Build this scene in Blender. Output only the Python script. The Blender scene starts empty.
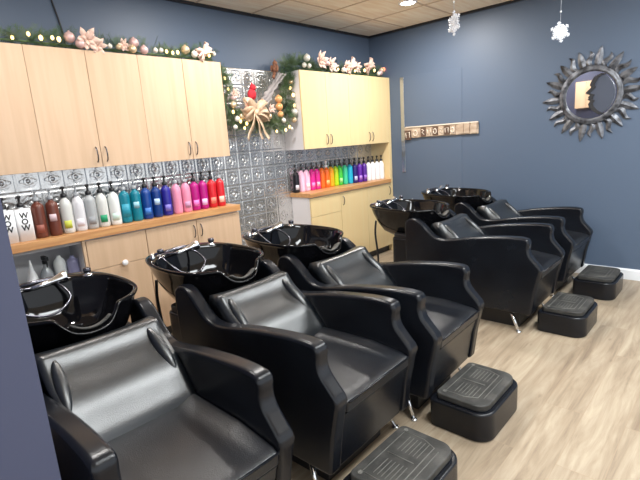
import bpy, bmesh, math, random
from mathutils import Vector, Matrix
import numpy as np
random.seed(7)
PI = math.pi
SC = bpy.context.scene
COL = SC.collection

# ------------------------------------------------------------------ materials
def mat(name, col, rough=.5, metal=0., coat=0., spec=.5, bump=None, var=None, emit=None, trans=0., coat_rough=.05):
    m = bpy.data.materials.new(name); m.use_nodes = True
    nt = m.node_tree; b = nt.nodes['Principled BSDF']
    def s(k, v):
        if k in b.inputs: b.inputs[k].default_value = v
    c = (col[0], col[1], col[2], 1)
    s('Base Color', c); s('Roughness', rough); s('Metallic', metal); s('Coat Weight', coat); s('Coat Roughness', coat_rough)
    s('Specular IOR Level', spec); s('Transmission Weight', trans)
    if emit: s('Emission Color', (emit[0], emit[1], emit[2], 1)); s('Emission Strength', emit[3])
    tc = nt.nodes.new('ShaderNodeTexCoord')
    if bump:                                     # (scale, strength, distance)
        n = nt.nodes.new('ShaderNodeTexNoise'); n.inputs['Scale'].default_value = bump[0]; n.inputs['Detail'].default_value = 4
        bp = nt.nodes.new('ShaderNodeBump'); bp.inputs['Strength'].default_value = bump[1]; bp.inputs['Distance'].default_value = bump[2]
        nt.links.new(tc.outputs['Object'], n.inputs['Vector']); nt.links.new(n.outputs['Fac'], bp.inputs['Height'])
        nt.links.new(bp.outputs['Normal'], b.inputs['Normal'])
    if var:                                      # (scale xyz, second colour, lo, hi)
        mp = nt.nodes.new('ShaderNodeMapping'); mp.inputs['Scale'].default_value = var[0]
        n = nt.nodes.new('ShaderNodeTexNoise'); n.inputs['Scale'].default_value = 1; n.inputs['Detail'].default_value = 6
        r = nt.nodes.new('ShaderNodeValToRGB')
        r.color_ramp.elements[0].position = var[2]; r.color_ramp.elements[0].color = c
        r.color_ramp.elements[1].position = var[3]; r.color_ramp.elements[1].color = (*var[1], 1)
        nt.links.new(tc.outputs['Object'], mp.inputs['Vector']); nt.links.new(mp.outputs['Vector'], n.inputs['Vector'])
        nt.links.new(n.outputs['Fac'], r.inputs['Fac']); nt.links.new(r.outputs['Color'], b.inputs['Base Color'])
    return m

def srgb(r, g, b):
    f = lambda v: (v/255/12.92) if v/255 <= .04045 else ((v/255+.055)/1.055)**2.4
    return (f(r), f(g), f(b))

M = {}
M['leather'] = mat('black_leather', (.005, .0055, .008), rough=.27, spec=.36, bump=(190, .22, .002), var=((5, 5, 5), (.008, .010, .014), .35, .7))
M['leather_worn'] = mat('worn_leather', (.008, .011, .014), rough=.32, spec=.9, coat=.30, coat_rough=.24, bump=(240, .45, .0022), var=((7, 7, 7), (.005, .007, .010), .35, .7))
M['ceramic'] = mat('black_ceramic', (.004, .004, .005), rough=.06, spec=.34)
M['chrome'] = mat('chrome', (.75, .76, .78), rough=.12, metal=1)
M['dark_chrome'] = mat('dark_chrome', (.10, .10, .12), rough=.22, metal=.8)
M['seat'] = mat('seat_leather', (.006, .0075, .011), rough=.30, spec=.6, bump=(240, .5, .0025), var=((5, 5, 5), (.016, .018, .022), .45, .75))
M['rubber'] = mat('rubber', (.030, .029, .027), rough=.6, bump=(150, .6, .002), var=((14, 14, 14), (.065, .062, .056), .4, .65))
M['rubber_rib'] = mat('rubber_rib', (.15, .145, .13), rough=.6)
M['black_plastic'] = mat('black_plastic', (.01, .01, .012), rough=.4)
M['maple'] = mat('maple_laminate', srgb(208, 178, 148), rough=.45, var=((22, 22, 1.2), srgb(200, 169, 138), .4, .62))
M['maple_lit'] = mat('maple_laminate_lit', srgb(226, 200, 150), rough=.45, var=((22, 22, 1.2), srgb(226, 203, 154), .4, .62))  # same maple, warm light on the right run put into the colour
M['white_lam'] = mat('white_laminate', srgb(222, 218, 220), rough=.4)
M['counter'] = mat('oak_counter', srgb(208, 158, 104), rough=.4, var=((3, 40, 40), srgb(186, 132, 84), .35, .65))
M['niche'] = mat('niche_grey', srgb(196, 196, 198), rough=.6)
M['baseboard'] = mat('white_trim', srgb(225, 228, 232), rough=.4)
M['tin'] = mat('pressed_tin', (.74, .73, .72), rough=.26, metal=.8, var=((3, 3, 3), (.55, .54, .52), .4, .7))
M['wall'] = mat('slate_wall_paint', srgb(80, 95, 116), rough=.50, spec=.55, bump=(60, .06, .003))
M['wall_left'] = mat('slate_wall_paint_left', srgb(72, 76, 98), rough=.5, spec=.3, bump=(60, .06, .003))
M['panel'] = mat('slate_panel_paint', srgb(81, 96, 117), rough=.50, spec=.55)
M['white_plastic'] = mat('white_plastic', srgb(238, 238, 240), rough=.35)
M['snow'] = mat('white_glitter', srgb(235, 238, 245), rough=.4, bump=(300, .5, .003))
M['mirror'] = mat('mirror_glass', (.93, .94, .95), rough=.02, metal=1)
M['sun_metal'] = mat('aged_silver', srgb(122, 124, 130), rough=.42, metal=.6, var=((18, 18, 18), srgb(52, 52, 56), .38, .65), bump=(50, .4, .006))
M['sun_dark'] = mat('aged_silver_dark', srgb(84, 90, 104), rough=.4, metal=.5)
M['moon_rim'] = mat('shadow_rim', srgb(34, 34, 38), rough=.6, bump=(80, .8, .006))  # shadow along the moon's profile, put in as a dark colour
M['sign_wood'] = mat('sign_wood', srgb(160, 138, 118), rough=.7, var=((20, 6, 30), srgb(196, 178, 158), .35, .65))
M['sign_dark'] = mat('sign_wood_dark', srgb(92, 70, 58), rough=.7)
M['sign_cream'] = mat('sign_cream', srgb(215, 202, 186), rough=.6)
M['needle'] = mat('pine_needles', srgb(58, 88, 56), rough=.6, var=((9, 9, 9), srgb(98, 116, 76), .35, .65))
M['gold'] = mat('champagne_bauble', srgb(222, 196, 160), rough=.2, metal=.45)
M['pinkb'] = mat('pink_bauble', srgb(222, 186, 182), rough=.22, metal=.3)
M['pearl'] = mat('pearl_bauble', srgb(232, 226, 214), rough=.25, metal=.2)
M['amber'] = mat('amber_bauble', srgb(232, 168, 110), rough=.3, metal=.2)
M['ribbon'] = mat('champagne_ribbon', srgb(224, 196, 166), rough=.45, var=((30, 30, 30), srgb(196, 164, 134), .4, .6))
M['petal'] = mat('blush_petal', srgb(228, 196, 180), rough=.5)
M['tulle'] = mat('silver_mesh_ribbon', srgb(158, 150, 148), rough=.6, bump=(220, .6, .003))
M['bulb'] = mat('fairy_bulb', srgb(255, 225, 150), rough=.4, emit=(1, .66, .26, 3.2))
M['red'] = mat('red_felt', srgb(196, 32, 48), rough=.7)
M['redglow'] = mat('red_bulb', srgb(240, 90, 60), rough=.4, emit=(1, .25, .12, 2.5))
M['brown'] = mat('brown_feather', srgb(96, 58, 42), rough=.8, var=((40, 40, 40), srgb(160, 110, 80), .4, .65))
M['cord'] = mat('cord_dark', srgb(30, 30, 36), rough=.5)
M['thread'] = mat('clear_thread', srgb(190, 196, 205), rough=.4)
M['lamp'] = mat('lamp_diffuser', (1, 1, 1), rough=.5, emit=(1, .97, .92, 14))
M['glass_item'] = mat('clear_plastic', srgb(190, 195, 200), rough=.15, spec=.6, trans=.35)

def floor_material():
    m = bpy.data.materials.new('oak_plank_floor'); m.use_nodes = True; nt = m.node_tree; b = nt.nodes['Principled BSDF']
    N = nt.nodes.new; L = nt.links.new
    tc = N('ShaderNodeTexCoord')
    br = N('ShaderNodeTexBrick'); br.offset = .37; br.squash = 1
    for k, v in (('Scale', 1), ('Brick Width', 1.25), ('Row Height', .18), ('Mortar Size', .0012), ('Mortar Smooth', .1), ('Bias', 0)): br.inputs[k].default_value = v
    br.inputs['Color1'].default_value = (.0, .0, .0, 1); br.inputs['Color2'].default_value = (1, 1, 1, 1); br.inputs['Mortar'].default_value = (.5, .5, .5, 1)
    L(tc.outputs['Object'], br.inputs['Vector'])
    mp = N('ShaderNodeMapping'); mp.inputs['Scale'].default_value = (1.8, 20, 1)
    add = N('ShaderNodeVectorMath'); add.operation = 'ADD'
    sc = N('ShaderNodeVectorMath'); sc.operation = 'SCALE'; sc.inputs['Scale'].default_value = 7.3
    L(br.outputs['Color'], sc.inputs[0]); L(tc.outputs['Object'], mp.inputs['Vector']); L(mp.outputs['Vector'], add.inputs[0]); L(sc.outputs[0], add.inputs[1])
    n1 = N('ShaderNodeTexNoise'); n1.inputs['Scale'].default_value = 1; n1.inputs['Detail'].default_value = 8; n1.inputs['Roughness'].default_value = .65; n1.inputs['Distortion'].default_value = .6
    L(add.outputs[0], n1.inputs['Vector'])
    r1 = N('ShaderNodeValToRGB'); e = r1.color_ramp.elements
    e[0].position = .30; e[0].color = (*srgb(132, 116, 98), 1); e[1].position = .66; e[1].color = (*srgb(178, 164, 143), 1)
    e2 = e.new(.47); e2.color = (*srgb(158, 142, 121), 1)
    L(n1.outputs['Fac'], r1.inputs['Fac'])
    mx = N('ShaderNodeMixRGB'); mx.blend_type = 'MULTIPLY'; mx.inputs['Fac'].default_value = 1
    r2 = N('ShaderNodeValToRGB'); r2.color_ramp.elements[0].color = (.86, .84, .83, 1); r2.color_ramp.elements[1].color = (1, 1, 1, 1)
    L(br.outputs['Color'], r2.inputs['Fac']); L(r1.outputs['Color'], mx.inputs[1]); L(r2.outputs['Color'], mx.inputs[2])
    # knots
    mp2 = N('ShaderNodeMapping'); mp2.inputs['Scale'].default_value = (5, 14, 1)
    v = N('ShaderNodeTexVoronoi'); v.inputs['Scale'].default_value = .55; L(tc.outputs['Object'], mp2.inputs['Vector']); L(mp2.outputs['Vector'], v.inputs['Vector'])
    rk = N('ShaderNodeValToRGB'); rk.color_ramp.elements[0].position = .02; rk.color_ramp.elements[0].color = (.55, .5, .46, 1); rk.color_ramp.elements[1].position = .09; rk.color_ramp.elements[1].color = (1, 1, 1, 1)
    L(v.outputs['Distance'], rk.inputs['Fac'])
    mk = N('ShaderNodeMixRGB'); mk.blend_type = 'MULTIPLY'; mk.inputs['Fac'].default_value = .7
    L(mx.outputs[0], mk.inputs[1]); L(rk.outputs['Color'], mk.inputs[2])
    mm = N('ShaderNodeMixRGB'); mm.inputs[2].default_value = (*srgb(150, 124, 100), 1)
    mf = N('ShaderNodeMath'); mf.operation = 'MULTIPLY'; mf.inputs[1].default_value = .5
    L(br.outputs['Fac'], mf.inputs[0]); L(mf.outputs[0], mm.inputs['Fac']); L(mk.outputs[0], mm.inputs[1]); L(mm.outputs[0], b.inputs['Base Color'])
    b.inputs['Roughness'].default_value = .42; b.inputs['Specular IOR Level'].default_value = .4
    return m
M['floor'] = floor_material()

def ceiling_material():
    m = bpy.data.materials.new('ceiling_tile'); m.use_nodes = True; nt = m.node_tree; b = nt.nodes['Principled BSDF']
    N = nt.nodes.new; L = nt.links.new
    tc = N('ShaderNodeTexCoord'); n = N('ShaderNodeTexNoise'); n.inputs['Scale'].default_value = 1
    mp = N('ShaderNodeMapping'); mp.inputs['Scale'].default_value = (3, 26, 1)
    n.inputs['Detail'].default_value = 5
    r = N('ShaderNodeValToRGB'); r.color_ramp.elements[0].position = .35; r.color_ramp.elements[0].color = (*srgb(240, 220, 194), 1)
    r.color_ramp.elements[1].position = .65; r.color_ramp.elements[1].color = (*srgb(252, 240, 220), 1)
    L(tc.outputs['Object'], mp.inputs['Vector']); L(mp.outputs['Vector'], n.inputs['Vector']); L(n.outputs['Fac'], r.inputs['Fac']); L(r.outputs['Color'], b.inputs['Base Color'])
    b.inputs['Roughness'].default_value = .8
    return m
M['ceiling'] = ceiling_material()
M['grid'] = mat('ceiling_grid', srgb(206, 182, 156), rough=.6)

# ------------------------------------------------------------------ helpers
def link(o, parent=None):
    COL.objects.link(o)
    if parent: o.parent = parent
    return o

def obj(name, bm, m, parent=None, smooth=True, bevel=0, seg=3, angle=40, sub=0, solid=0):
    bmesh.ops.recalc_face_normals(bm, faces=bm.faces[:])
    me = bpy.data.meshes.new(name); bm.to_mesh(me); bm.free()
    for mm in (m if isinstance(m, (list, tuple)) else [m]): me.materials.append(mm)
    for p in me.polygons: p.use_smooth = smooth
    o = link(bpy.data.objects.new(name, me), parent)
    if solid:
        s = o.modifiers.new('solid', 'SOLIDIFY'); s.thickness = solid
    if bevel:
        b = o.modifiers.new('bevel', 'BEVEL'); b.width = bevel; b.segments = seg; b.limit_method = 'ANGLE'; b.angle_limit = math.radians(angle); b.harden_normals = True
    if sub:
        s = o.modifiers.new('sub', 'SUBSURF'); s.levels = sub; s.render_levels = sub
    return o

def tag(o, label=None, cat=None, group=None, kind=None):
    if label: o['label'] = label
    if cat: o['category'] = cat
    if group: o['group'] = group
    if kind: o['kind'] = kind
    return o

def empty(name, loc, label, cat, group=None, rz=0):
    o = link(bpy.data.objects.new(name, None)); o.location = loc; o.rotation_euler = (0, 0, rz); o.empty_display_size = .05
    return tag(o, label, cat, group)

def copy_tree(o, parent=None):
    c = o.copy(); COL.objects.link(c)
    if parent: c.parent = parent
    for ch in list(o.children): copy_tree(ch, c)
    return c

def box(bm, x0, x1, y0, y1, z0, z1):
    vs = [bm.verts.new(p) for p in ((x0,y0,z0),(x1,y0,z0),(x1,y1,z0),(x0,y1,z0),(x0,y0,z1),(x1,y0,z1),(x1,y1,z1),(x0,y1,z1))]
    for f in ((0,3,2,1),(4,5,6,7),(0,1,5,4),(1,2,6,5),(2,3,7,6),(3,0,4,7)): bm.faces.new([vs[i] for i in f])
    return bm

def bx(*a):
    return box(bmesh.new(), *a)

def prism(bm, pts, axis, a, b):
    """extrude polygon pts (2-D) along axis from a to b"""
    def P(p, t):
        return {'x': (t, p[0], p[1]), 'y': (p[0], t, p[1]), 'z': (p[0], p[1], t)}[axis]
    v0 = [bm.verts.new(P(p, a)) for p in pts]; v1 = [bm.verts.new(P(p, b)) for p in pts]
    bm.faces.new(v0); bm.faces.new(v1[::-1]); n = len(pts)
    for i in range(n): bm.faces.new((v0[i], v0[(i+1) % n], v1[(i+1) % n], v1[i]))
    return bm

def lathe(bm, prof, n=24, loc=(0, 0, 0), axis=None, sx=1, sy=1):
    """prof: list of (r, z)"""
    rings = []
    rot = Matrix.Identity(3) if axis is None else Vector((0, 0, 1)).rotation_difference(Vector(axis)).to_matrix()
    for r, z in prof:
        if r < 1e-6: rings.append([bm.verts.new(rot @ Vector((0, 0, z)) + Vector(loc))])
        else: rings.append([bm.verts.new(rot @ Vector((sx*r*math.cos(2*PI*i/n), sy*r*math.sin(2*PI*i/n), z)) + Vector(loc)) for i in range(n)])
    for a, b in zip(rings, rings[1:]):
        if len(a) == 1 and len(b) == 1: continue
        for i in range(n):
            j = (i+1) % n
            if len(a) == 1: bm.faces.new((a[0], b[j], b[i]))
            elif len(b) == 1: bm.faces.new((a[i], a[j], b[0]))
            else: bm.faces.new((a[i], a[j], b[j], b[i]))
    if len(rings[0]) > 1: bm.faces.new(rings[0][::-1])
    if len(rings[-1]) > 1: bm.faces.new(rings[-1])
    return bm

def catmull(P, n, closed=False):
    P = [Vector(p) for p in P]; out = []; m = len(P)
    rng = range(m) if closed else range(m-1)
    for i in rng:
        if closed: p0, p1, p2, p3 = P[i-1], P[i], P[(i+1) % m], P[(i+2) % m]
        else: p0, p1, p2, p3 = P[max(i-1, 0)], P[i], P[i+1], P[min(i+2, m-1)]
        for k in range(n):
            t = k/n
            out.append(.5*((2*p1) + (-p0+p2)*t + (2*p0-5*p1+4*p2-p3)*t*t + (-p0+3*p1-3*p2+p3)*t**3))
    if not closed: out.append(P[-1])
    return out

def tube(bm, pts, r, n=8, smooth=0):
    if smooth: pts = catmull(pts, smooth)
    pts = [Vector(p) for p in pts]; rings = []; up = Vector((0, 0, 1))
    prev = None
    for i, p in enumerate(pts):
        d = (pts[min(i+1, len(pts)-1)] - pts[max(i-1, 0)]).normalized()
        if prev is None:
            a = up if abs(d.z) < .9 else Vector((1, 0, 0))
            u = d.cross(a).normalized()
        else:
            u = (prev - d*prev.dot(d)).normalized()
        prev = u; w = d.cross(u)
        rr = r[i] if isinstance(r, (list, tuple)) else r
        rings.append([bm.verts.new(p + rr*(u*math.cos(2*PI*k/n) + w*math.sin(2*PI*k/n))) for k in range(n)])
    for a, b in zip(rings, rings[1:]):
        for k in range(n): bm.faces.new((a[k], a[(k+1) % n], b[(k+1) % n], b[k]))
    bm.faces.new(rings[0][::-1]); bm.faces.new(rings[-1])
    return bm

def ball(bm, c, r, s=(1, 1, 1), seg=16, rings=10, rot=None):
    vs = bmesh.ops.create_uvsphere(bm, u_segments=seg, v_segments=rings, radius=r)['verts']
    for v in vs:
        p = Vector((v.co.x*s[0], v.co.y*s[1], v.co.z*s[2]))
        if rot: p = rot @ p
        v.co = p + Vector(c)
    return bm

def roundrect(x0, x1, y0, y1, r, n=6):
    """r: radii for corners (x0y0),(x1y0),(x1y1),(x0y1)"""
    out = []
    for (cx, cy, a0, rr) in ((x0+r[0], y0+r[0], PI, r[0]), (x1-r[1], y0+r[1], 1.5*PI, r[1]), (x1-r[2], y1-r[2], 0, r[2]), (x0+r[3], y1-r[3], .5*PI, r[3])):
        for k in range(n+1):
            a = a0+.5*PI*k/n; out.append((cx+rr*math.cos(a), cy+rr*math.sin(a)))
    return out

# ------------------------------------------------------------------ room shell
H = 2.647; D = .285
def struct(name, bm, m, **k):
    return tag(obj(name, bm, m, smooth=False, **k), kind='structure')
struct('floor', bx(-7.5, 0.12, -5.4, .12, -.1, 0), M['floor'])
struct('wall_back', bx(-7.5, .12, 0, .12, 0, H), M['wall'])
struct('wall_right', bx(0, .12, -5.4, 0, 0, H), M['wall'])
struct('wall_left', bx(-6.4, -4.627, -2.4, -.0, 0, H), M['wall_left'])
cb = struct('ceiling', bx(-7.5, .12, -5.4, .12, H, H+.1), M['ceiling'])
g = bmesh.new()
for k in range(12):
    x = -.64-.605*k
    if x > -7.4: box(g, x-.009, x+.009, -5.4, 0, H-.004, H+.01)
for k in range(12):
    y = -.53-.605*k
    if y > -5.3: box(g, -7.5, 0, y-.009, y+.009, H-.0045, H+.01)
struct('trim_1', g, M['grid'])
struct('trim_2', box(bx(-4.622, 0, -.022, 0, H-.022, H), -.022, 0, -5.4, -.022, H-.022, H), M['cord'])   # dark strip along the ceiling
struct('baseboard_right', prism(bmesh.new(), [(-.0, 0), (-.016, 0), (-.016, .088), (-.010, .1), (0, .1)], 'y', -5.4, -D-.01), M['baseboard'])
struct('trim_3', bx(-.004, 0, -1.212, -.50, .10, 2.112), M['panel'], bevel=.001)   # raised painted wall board

# pressed tin tiles behind the counters, one continuous relief
def tin():
    T = .1524; n = 18
    xs0, xs1, ztop = -4.62, -.06, 2.15
    u = (np.arange(n)+.5)/n
    def h(a, b):
        x = a*2-1; y = b*2-1; r = math.hypot(x, y); m = max(abs(x), abs(y)); d = abs(x)+abs(y)
        v = 0
        v += 1.0*math.exp(-((m-.93)/.05)**2)
        v += .5*math.exp(-((m-.78)/.045)**2)
        if m < .74:
            v += .8*math.exp(-((d-.80)/.07)**2)
            v += .7*math.exp(-((r-.42)/.06)**2) + .8*math.exp(-(r/.16)**2)
            if d > .95: v += .45
        return v*.013
    tab = [[h(a, b) for b in np.arange(n)/n] for a in np.arange(n)/n]
    bm = bmesh.new()
    def patch(x0, x1, z0, z1):
        i0 = round((x0-xs0)/T*n); i1 = round((x1-xs0)/T*n); j0 = round((z0-ztop)/T*n); j1 = round((z1-ztop)/T*n)
        g = [[bm.verts.new((xs0+i*T/n, -.004-tab[i % n][j % n], ztop+j*T/n)) for j in range(j0, j1+1)] for i in range(i0, i1+1)]
        for a in range(len(g)-1):
            for b in range(len(g[0])-1): bm.faces.new((g[a][b], g[a+1][b], g[a+1][b+1], g[a][b+1]))
    patch(-4.60, -2.47, .95, 1.385); patch(-2.47, -1.50, .0, ztop); patch(-1.50, -.06, .95, 1.385)
    o = tag(obj('wall_tiles', bm, M['tin']), kind='structure'); o.name = 'trim_4'
tin()

# ------------------------------------------------------------------ cabinets
def handle(parent, x, y, z, vertical=True, L=.1):
    pts = [(x, y, z-L/2), (x, y-.016, z-L/2+.012), (x, y-.024, z), (x, y-.016, z+L/2-.012), (x, y, z+L/2)]
    if not vertical: pts = [(x+(p[2]-z), p[1], z) for p in pts]
    return obj('handle', tube(bmesh.new(), pts, .0042, 8, smooth=4), M['dark_chrome'], parent)

def upper_cabinet(x0, x1, z0, z1, side, label, m, group):
    c = empty('wall_cabinet', ((x0+x1)/2, -D/2, z0), label, 'cabinet', group)
    ox, oy, oz = c.location; w = (x1-x0)/2; t = .018
    f = lambda a, b, y0, y1, z0_, z1_: bx(a, b, y0-oy, y1-oy, z0_, z1_)
    hgt = z1-z0
    bm = box(bmesh.new(), -w+.0005, w-.0005, -D+.019-oy, -.002-oy, 0, hgt)
    obj('carcass', bm, side, c, smooth=False, bevel=.001)
    for s in (-1, 1):
        a, b = (-w+.001, -.0015) if s < 0 else (.0015, w-.001)
        d = obj('door', f(a, b, -D, -D+.018, .001, hgt-.001), m, c, smooth=False, bevel=.0015)
        hx = -.032 if s < 0 else .032
        handle(d, hx, -D-oy, .085)
    return c

W = .359; XL = -2.461
up_l = ['maple wall cabinet with paired handles, nearest the hanging garland drape, left run',
        'middle maple wall cabinet of the left run, above the green and white label bottles',
        'leftmost maple wall cabinet, cut off by the left edge of the photo']
for k in range(3):
    upper_cabinet(XL-2*(k+1)*W, XL-2*k*W, 1.37, 2.13, M['white_lam'], up_l[k], M['maple'], 'wall cabinets of the left run')
XR0, XR1 = -1.541, -.057
for k in range(2):
    w2 = (XR1-XR0)/2
    upper_cabinet(XR0+k*w2, XR0+(k+1)*w2, 1.37, 2.13, M['white_lam'],
        ['left maple wall cabinet above the pink and orange bottles, white side panel', 'right maple wall cabinet beside the tall end panel near the corner'][k], M['maple_lit'], 'wall cabinets of the right run')
tag(obj('end_panel', bx(-.0555, -.003, -D, -.003, 0, 2.13), M['maple_lit'], smooth=False, bevel=.002), 'tall narrow maple end panel closing the right cabinets at the corner', 'panel')

ZB = .894; ZT = .947; ZBR = .880; ZTR = .924
def base_cabinet(x0, x1, layout, side, m, label, group=None, leftside=None):
    c = empty('base_cabinet', ((x0+x1)/2, -D/2, 0), label, 'cabinet', group)
    ox, oy, _ = c.location; w = (x1-x0)/2; ZB = .894 if x0 < -2 else .880
    if layout == 'niche':
        bm = bmesh.new(); yb = -.004-oy; yf = -D-oy
        box(bm, -w, -w+.02, yf, yb, 0, ZB-.001); box(bm, w-.02, w-.0005, yf, yb, 0, ZB-.001); box(bm, -w+.02, w-.02, yb-.012, yb, .08, ZB-.001)
        obj('carcass', bm, [M['maple']], c, smooth=False, bevel=.001)
        bm = bmesh.new()
        box(bm, -w+.02, w-.02, yb-.014, yb-.0125, .56, ZB-.022); box(bm, -w+.0202, -w+.022, yf+.02, yb-.014, .56, ZB-.022); box(bm, w-.022, w-.0202, yf+.02, yb-.014, .56, ZB-.022)
        box(bm, -w+.02, w-.02, yf+.02, yb, ZB-.022, ZB-.002)
        obj('niche_lining', bm, M['niche'], c, smooth=False)
        obj('shelf', bx(-w+.0225, w-.0225, yf+.003, yb-.015, .54, .56), M['niche'], c, smooth=False, bevel=.001)
        obj('door', bx(-w+.001, w-.001, yf-.001, yf+.0, .08, .54), m, c, smooth=False)
        return c
    obj('carcass', bx(-w+.0005, w-.0005, -D+.019-oy, -.008-oy, .08, ZB-.001), side, c, smooth=False, bevel=.001)
    obj('toe_kick', bx(-w+.001, w-.001, -D+.05-oy, -.02-oy, 0, .0798), M['black_plastic'], c, smooth=False)
    n = len(layout); dw = 2*w/n
    for i, k in enumerate(layout):
        a = -w+i*dw+.0025; b = a+dw-.005
        def panel(name, z0, z1): return obj(name, bx(a, b, -D-oy, -D+.018-oy, z0, z1), m, c, smooth=False, bevel=.0015)
        if k == 'D':                          # drawer over door
            p = panel('drawer', .672, ZB-.012)
            if x0 < -3: obj('knob', lathe(bmesh.new(), [(.008, 0), (.008, .012), (.02, .018), (.022, .026), (.016, .031), (0, .032)], 20, ((a+b)/2+.02, -D-oy, .680), (0, -1, 0)), M['white_plastic'], p)
            p2 = panel('door', .085, .668)
        else:
            p = panel('door', .085, ZB-.012)
            handle(p, (b-.03) if k == 'R' else (a+.03), -D-oy, ZB-.1)
    return c
base_cabinet(-2.87-.4375, -2.432, 'RL', M['white_lam'], M['maple'], 'maple base cabinet with two doors below the blue and red bottles', 'base cabinets of the left run')
base_cabinet(-3.742, -3.3085, 'D', M['white_lam'], M['maple'], 'maple base cabinet with a white knob on its drawer', 'base cabinets of the left run')
base_cabinet(-4.19, -3.7435, 'niche', M['white_lam'], M['maple'], 'open fronted maple cabinet holding spray bottles, far left', 'base cabinets of the left run')
base_cabinet(-1.515, -1.029, 'D', M['white_lam'], M['maple_lit'], 'maple base cabinet with drawer and white side below the pink bottles', 'base cabinets of the right run')
base_cabinet(-1.0285, -.057, 'LR', M['white_lam'], M['maple_lit'], 'two door maple base cabinet in the corner below the white bottles', 'base cabinets of the right run')
tag(obj('countertop', bx(-4.62, -2.425, -D-.018, -.006, ZB, ZT), M['counter'], smooth=False, bevel=.003), 'long oak countertop under the left row of bottles', 'countertop')
tag(obj('countertop', bx(-1.53, -.056, -D-.018, -.006, ZBR, ZTR), M['counter'], smooth=False, bevel=.003), 'shorter oak countertop under the rainbow row of bottles by the corner', 'countertop')

# ------------------------------------------------------------------ shampoo units
Y0 = -1.95
def S(pts): return [(a-Y0, b) for a, b in pts]
def shampoo_unit():
    root = empty('shampoo_chair', (0, Y0, 0), '', 'shampoo chair', 'shampoo chairs with bowls in a row')
    prof = [(-2.487,.14),(-2.512,.32),(-2.538,.44),(-2.548,.475),(-2.537,.50),(-2.495,.545),(-2.468,.58),(-2.458,.62),(-2.462,.655),(-2.455,.682),(-2.425,.696),(-2.33,.698),(-2.20,.688),(-2.05,.670),(-1.93,.648),(-1.85,.636),(-1.79,.637),(-1.74,.655),(-1.69,.695),(-1.645,.738),(-1.60,.770),(-1.555,.783),(-1.515,.775),(-1.487,.748),(-1.48,.70),(-1.482,.55),(-1.488,.14)]
    top = catmull([(p[0]-Y0, p[1], 0) for p in prof[4:25]], 3)
    pp = S(prof[:4]) + [(v.x, v.y) for v in top] + S(prof[25:])
    for s in (-1, 1):
        a, b = (-.302, -.230) if s < 0 else (.230, .302)
        obj('side_panel', prism(bmesh.new(), pp, 'x', a, b), M['leather'], root, bevel=.019, seg=5, angle=45)
    # base shell between the arms
    fp = S([(-2.474,.142),(-2.500,.318),(-2.522,.397),(-2.40,.402),(-1.60,.40),(-1.60,.142)])
    obj('front_panel', prism(bmesh.new(), fp, 'x', -.2295, .2295), M['leather'], root, bevel=.006, seg=2)
    # seat cushion with a crowned top and wrapped front band
    bm = bmesh.new(); nx, ny = 16, 24; g = []
    for i in range(nx+1):
        row = []
        for j in range(ny+1):
            u = i/nx*2-1; v = j/ny
            y = -2.537+v*(.705); z = .462+.016*(1-u**4)*(1-abs(2*v-1)**5) - .012*math.exp(-((v-.75)/.2)**2)*(1-u*u)
            if v == 0: z = .452
            row.append(bm.verts.new((u*.2285, y-Y0, z)))
        g.append(row)
    for i in range(nx):
        for j in range(ny): bm.faces.new((g[i][j], g[i+1][j], g[i+1][j+1], g[i][j+1]))
    bot = [[bm.verts.new((x*.2285, y-Y0, .4055)) for y in (-2.532, -1.832)] for x in (-1, 1)]
    fr = [g[i][0] for i in range(nx+1)]; bk = [g[i][ny] for i in range(nx+1)]
    bm.faces.new(fr+[bot[1][0], bot[0][0]]); bm.faces.new(bk+[bot[1][1], bot[0][1]])
    bm.faces.new(g[0]+[bot[0][1], bot[0][0]]); bm.faces.new(g[nx]+[bot[1][1], bot[1][0]])
    bm.faces.new((bot[0][0], bot[1][0], bot[1][1], bot[0][1]))
    for row in g:
        for j, v_ in enumerate(row):
            u = abs(v_.co.x/.2285); t = j/ny; k = max(0, (u-.62)/.38); k = k*k*(3-2*k)
            v_.co.z += .030*k*min(1, t/.3)*(1-.3*t) - .006*(1-k)*min(1, t/.1)
    seat = obj('seat', bm, M['seat'], root, bevel=.008, seg=3, angle=50)
    obj('piping', tube(bmesh.new(), [(-.226, -2.540-Y0, .455), (.226, -2.540-Y0, .455)], .005, 8), M['leather'], seat)
    # two low side wedges on the seat
    # backrest
    bm = bmesh.new(); nx, nv = 20, 36; F = []; B = []
    p0 = Vector((-2.065, .440)); p1 = Vector((-1.722, .768)); d = (p1-p0); nrm = Vector((-d.y, d.x)).normalized()
    for i in range(nx+1):
        u = i/nx*2-1; fr = []; br = []
        for j in range(nv+1):
            v = j/nv
            e = .020*math.exp(-((v-.45)/.20)**2) + .014*math.exp(-((v-.90)/.10)**2) - .02*math.exp(-((v-.05)/.07)**2)
            e *= (1-.25*u*u)
            e += .012*abs(u)**4*(1 if v < .9 else 0)
            curl = max(0, (v-.9)/.1)
            zt = -.012*(1-abs(u)**2)*v*v
            p = p0 + d*v + nrm*(e-.045*curl**2)
            fr.append(bm.verts.new((u*.2285, p.x-Y0, p.y+zt)))
            q = p0 + d*v*.97 - nrm*(.085)
            br.append(bm.verts.new((u*.2285, q.x-Y0, q.y+zt)))
        F.append(fr); B.append(br)
    for i in range(nx):
        for j in range(nv):
            bm.faces.new((F[i][j], F[i+1][j], F[i+1][j+1], F[i][j+1])); bm.faces.new((B[i][j], B[i][j+1], B[i+1][j+1], B[i+1][j]))
        bm.faces.new((F[i][0], B[i][0], B[i+1][0], F[i+1][0])); bm.faces.new((F[i][nv], F[i+1][nv], B[i+1][nv], B[i][nv]))
    for i in (0, nx):
        for j in range(nv): bm.faces.new((F[i][j], F[i][j+1], B[i][j+1], B[i][j]))
    back = obj('backrest', bm, M['leather_worn'], root)
    tilt = Vector((0, 0, 1)).rotation_difference(Vector((0, d.x, d.y)).normalized()).to_matrix()
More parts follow.
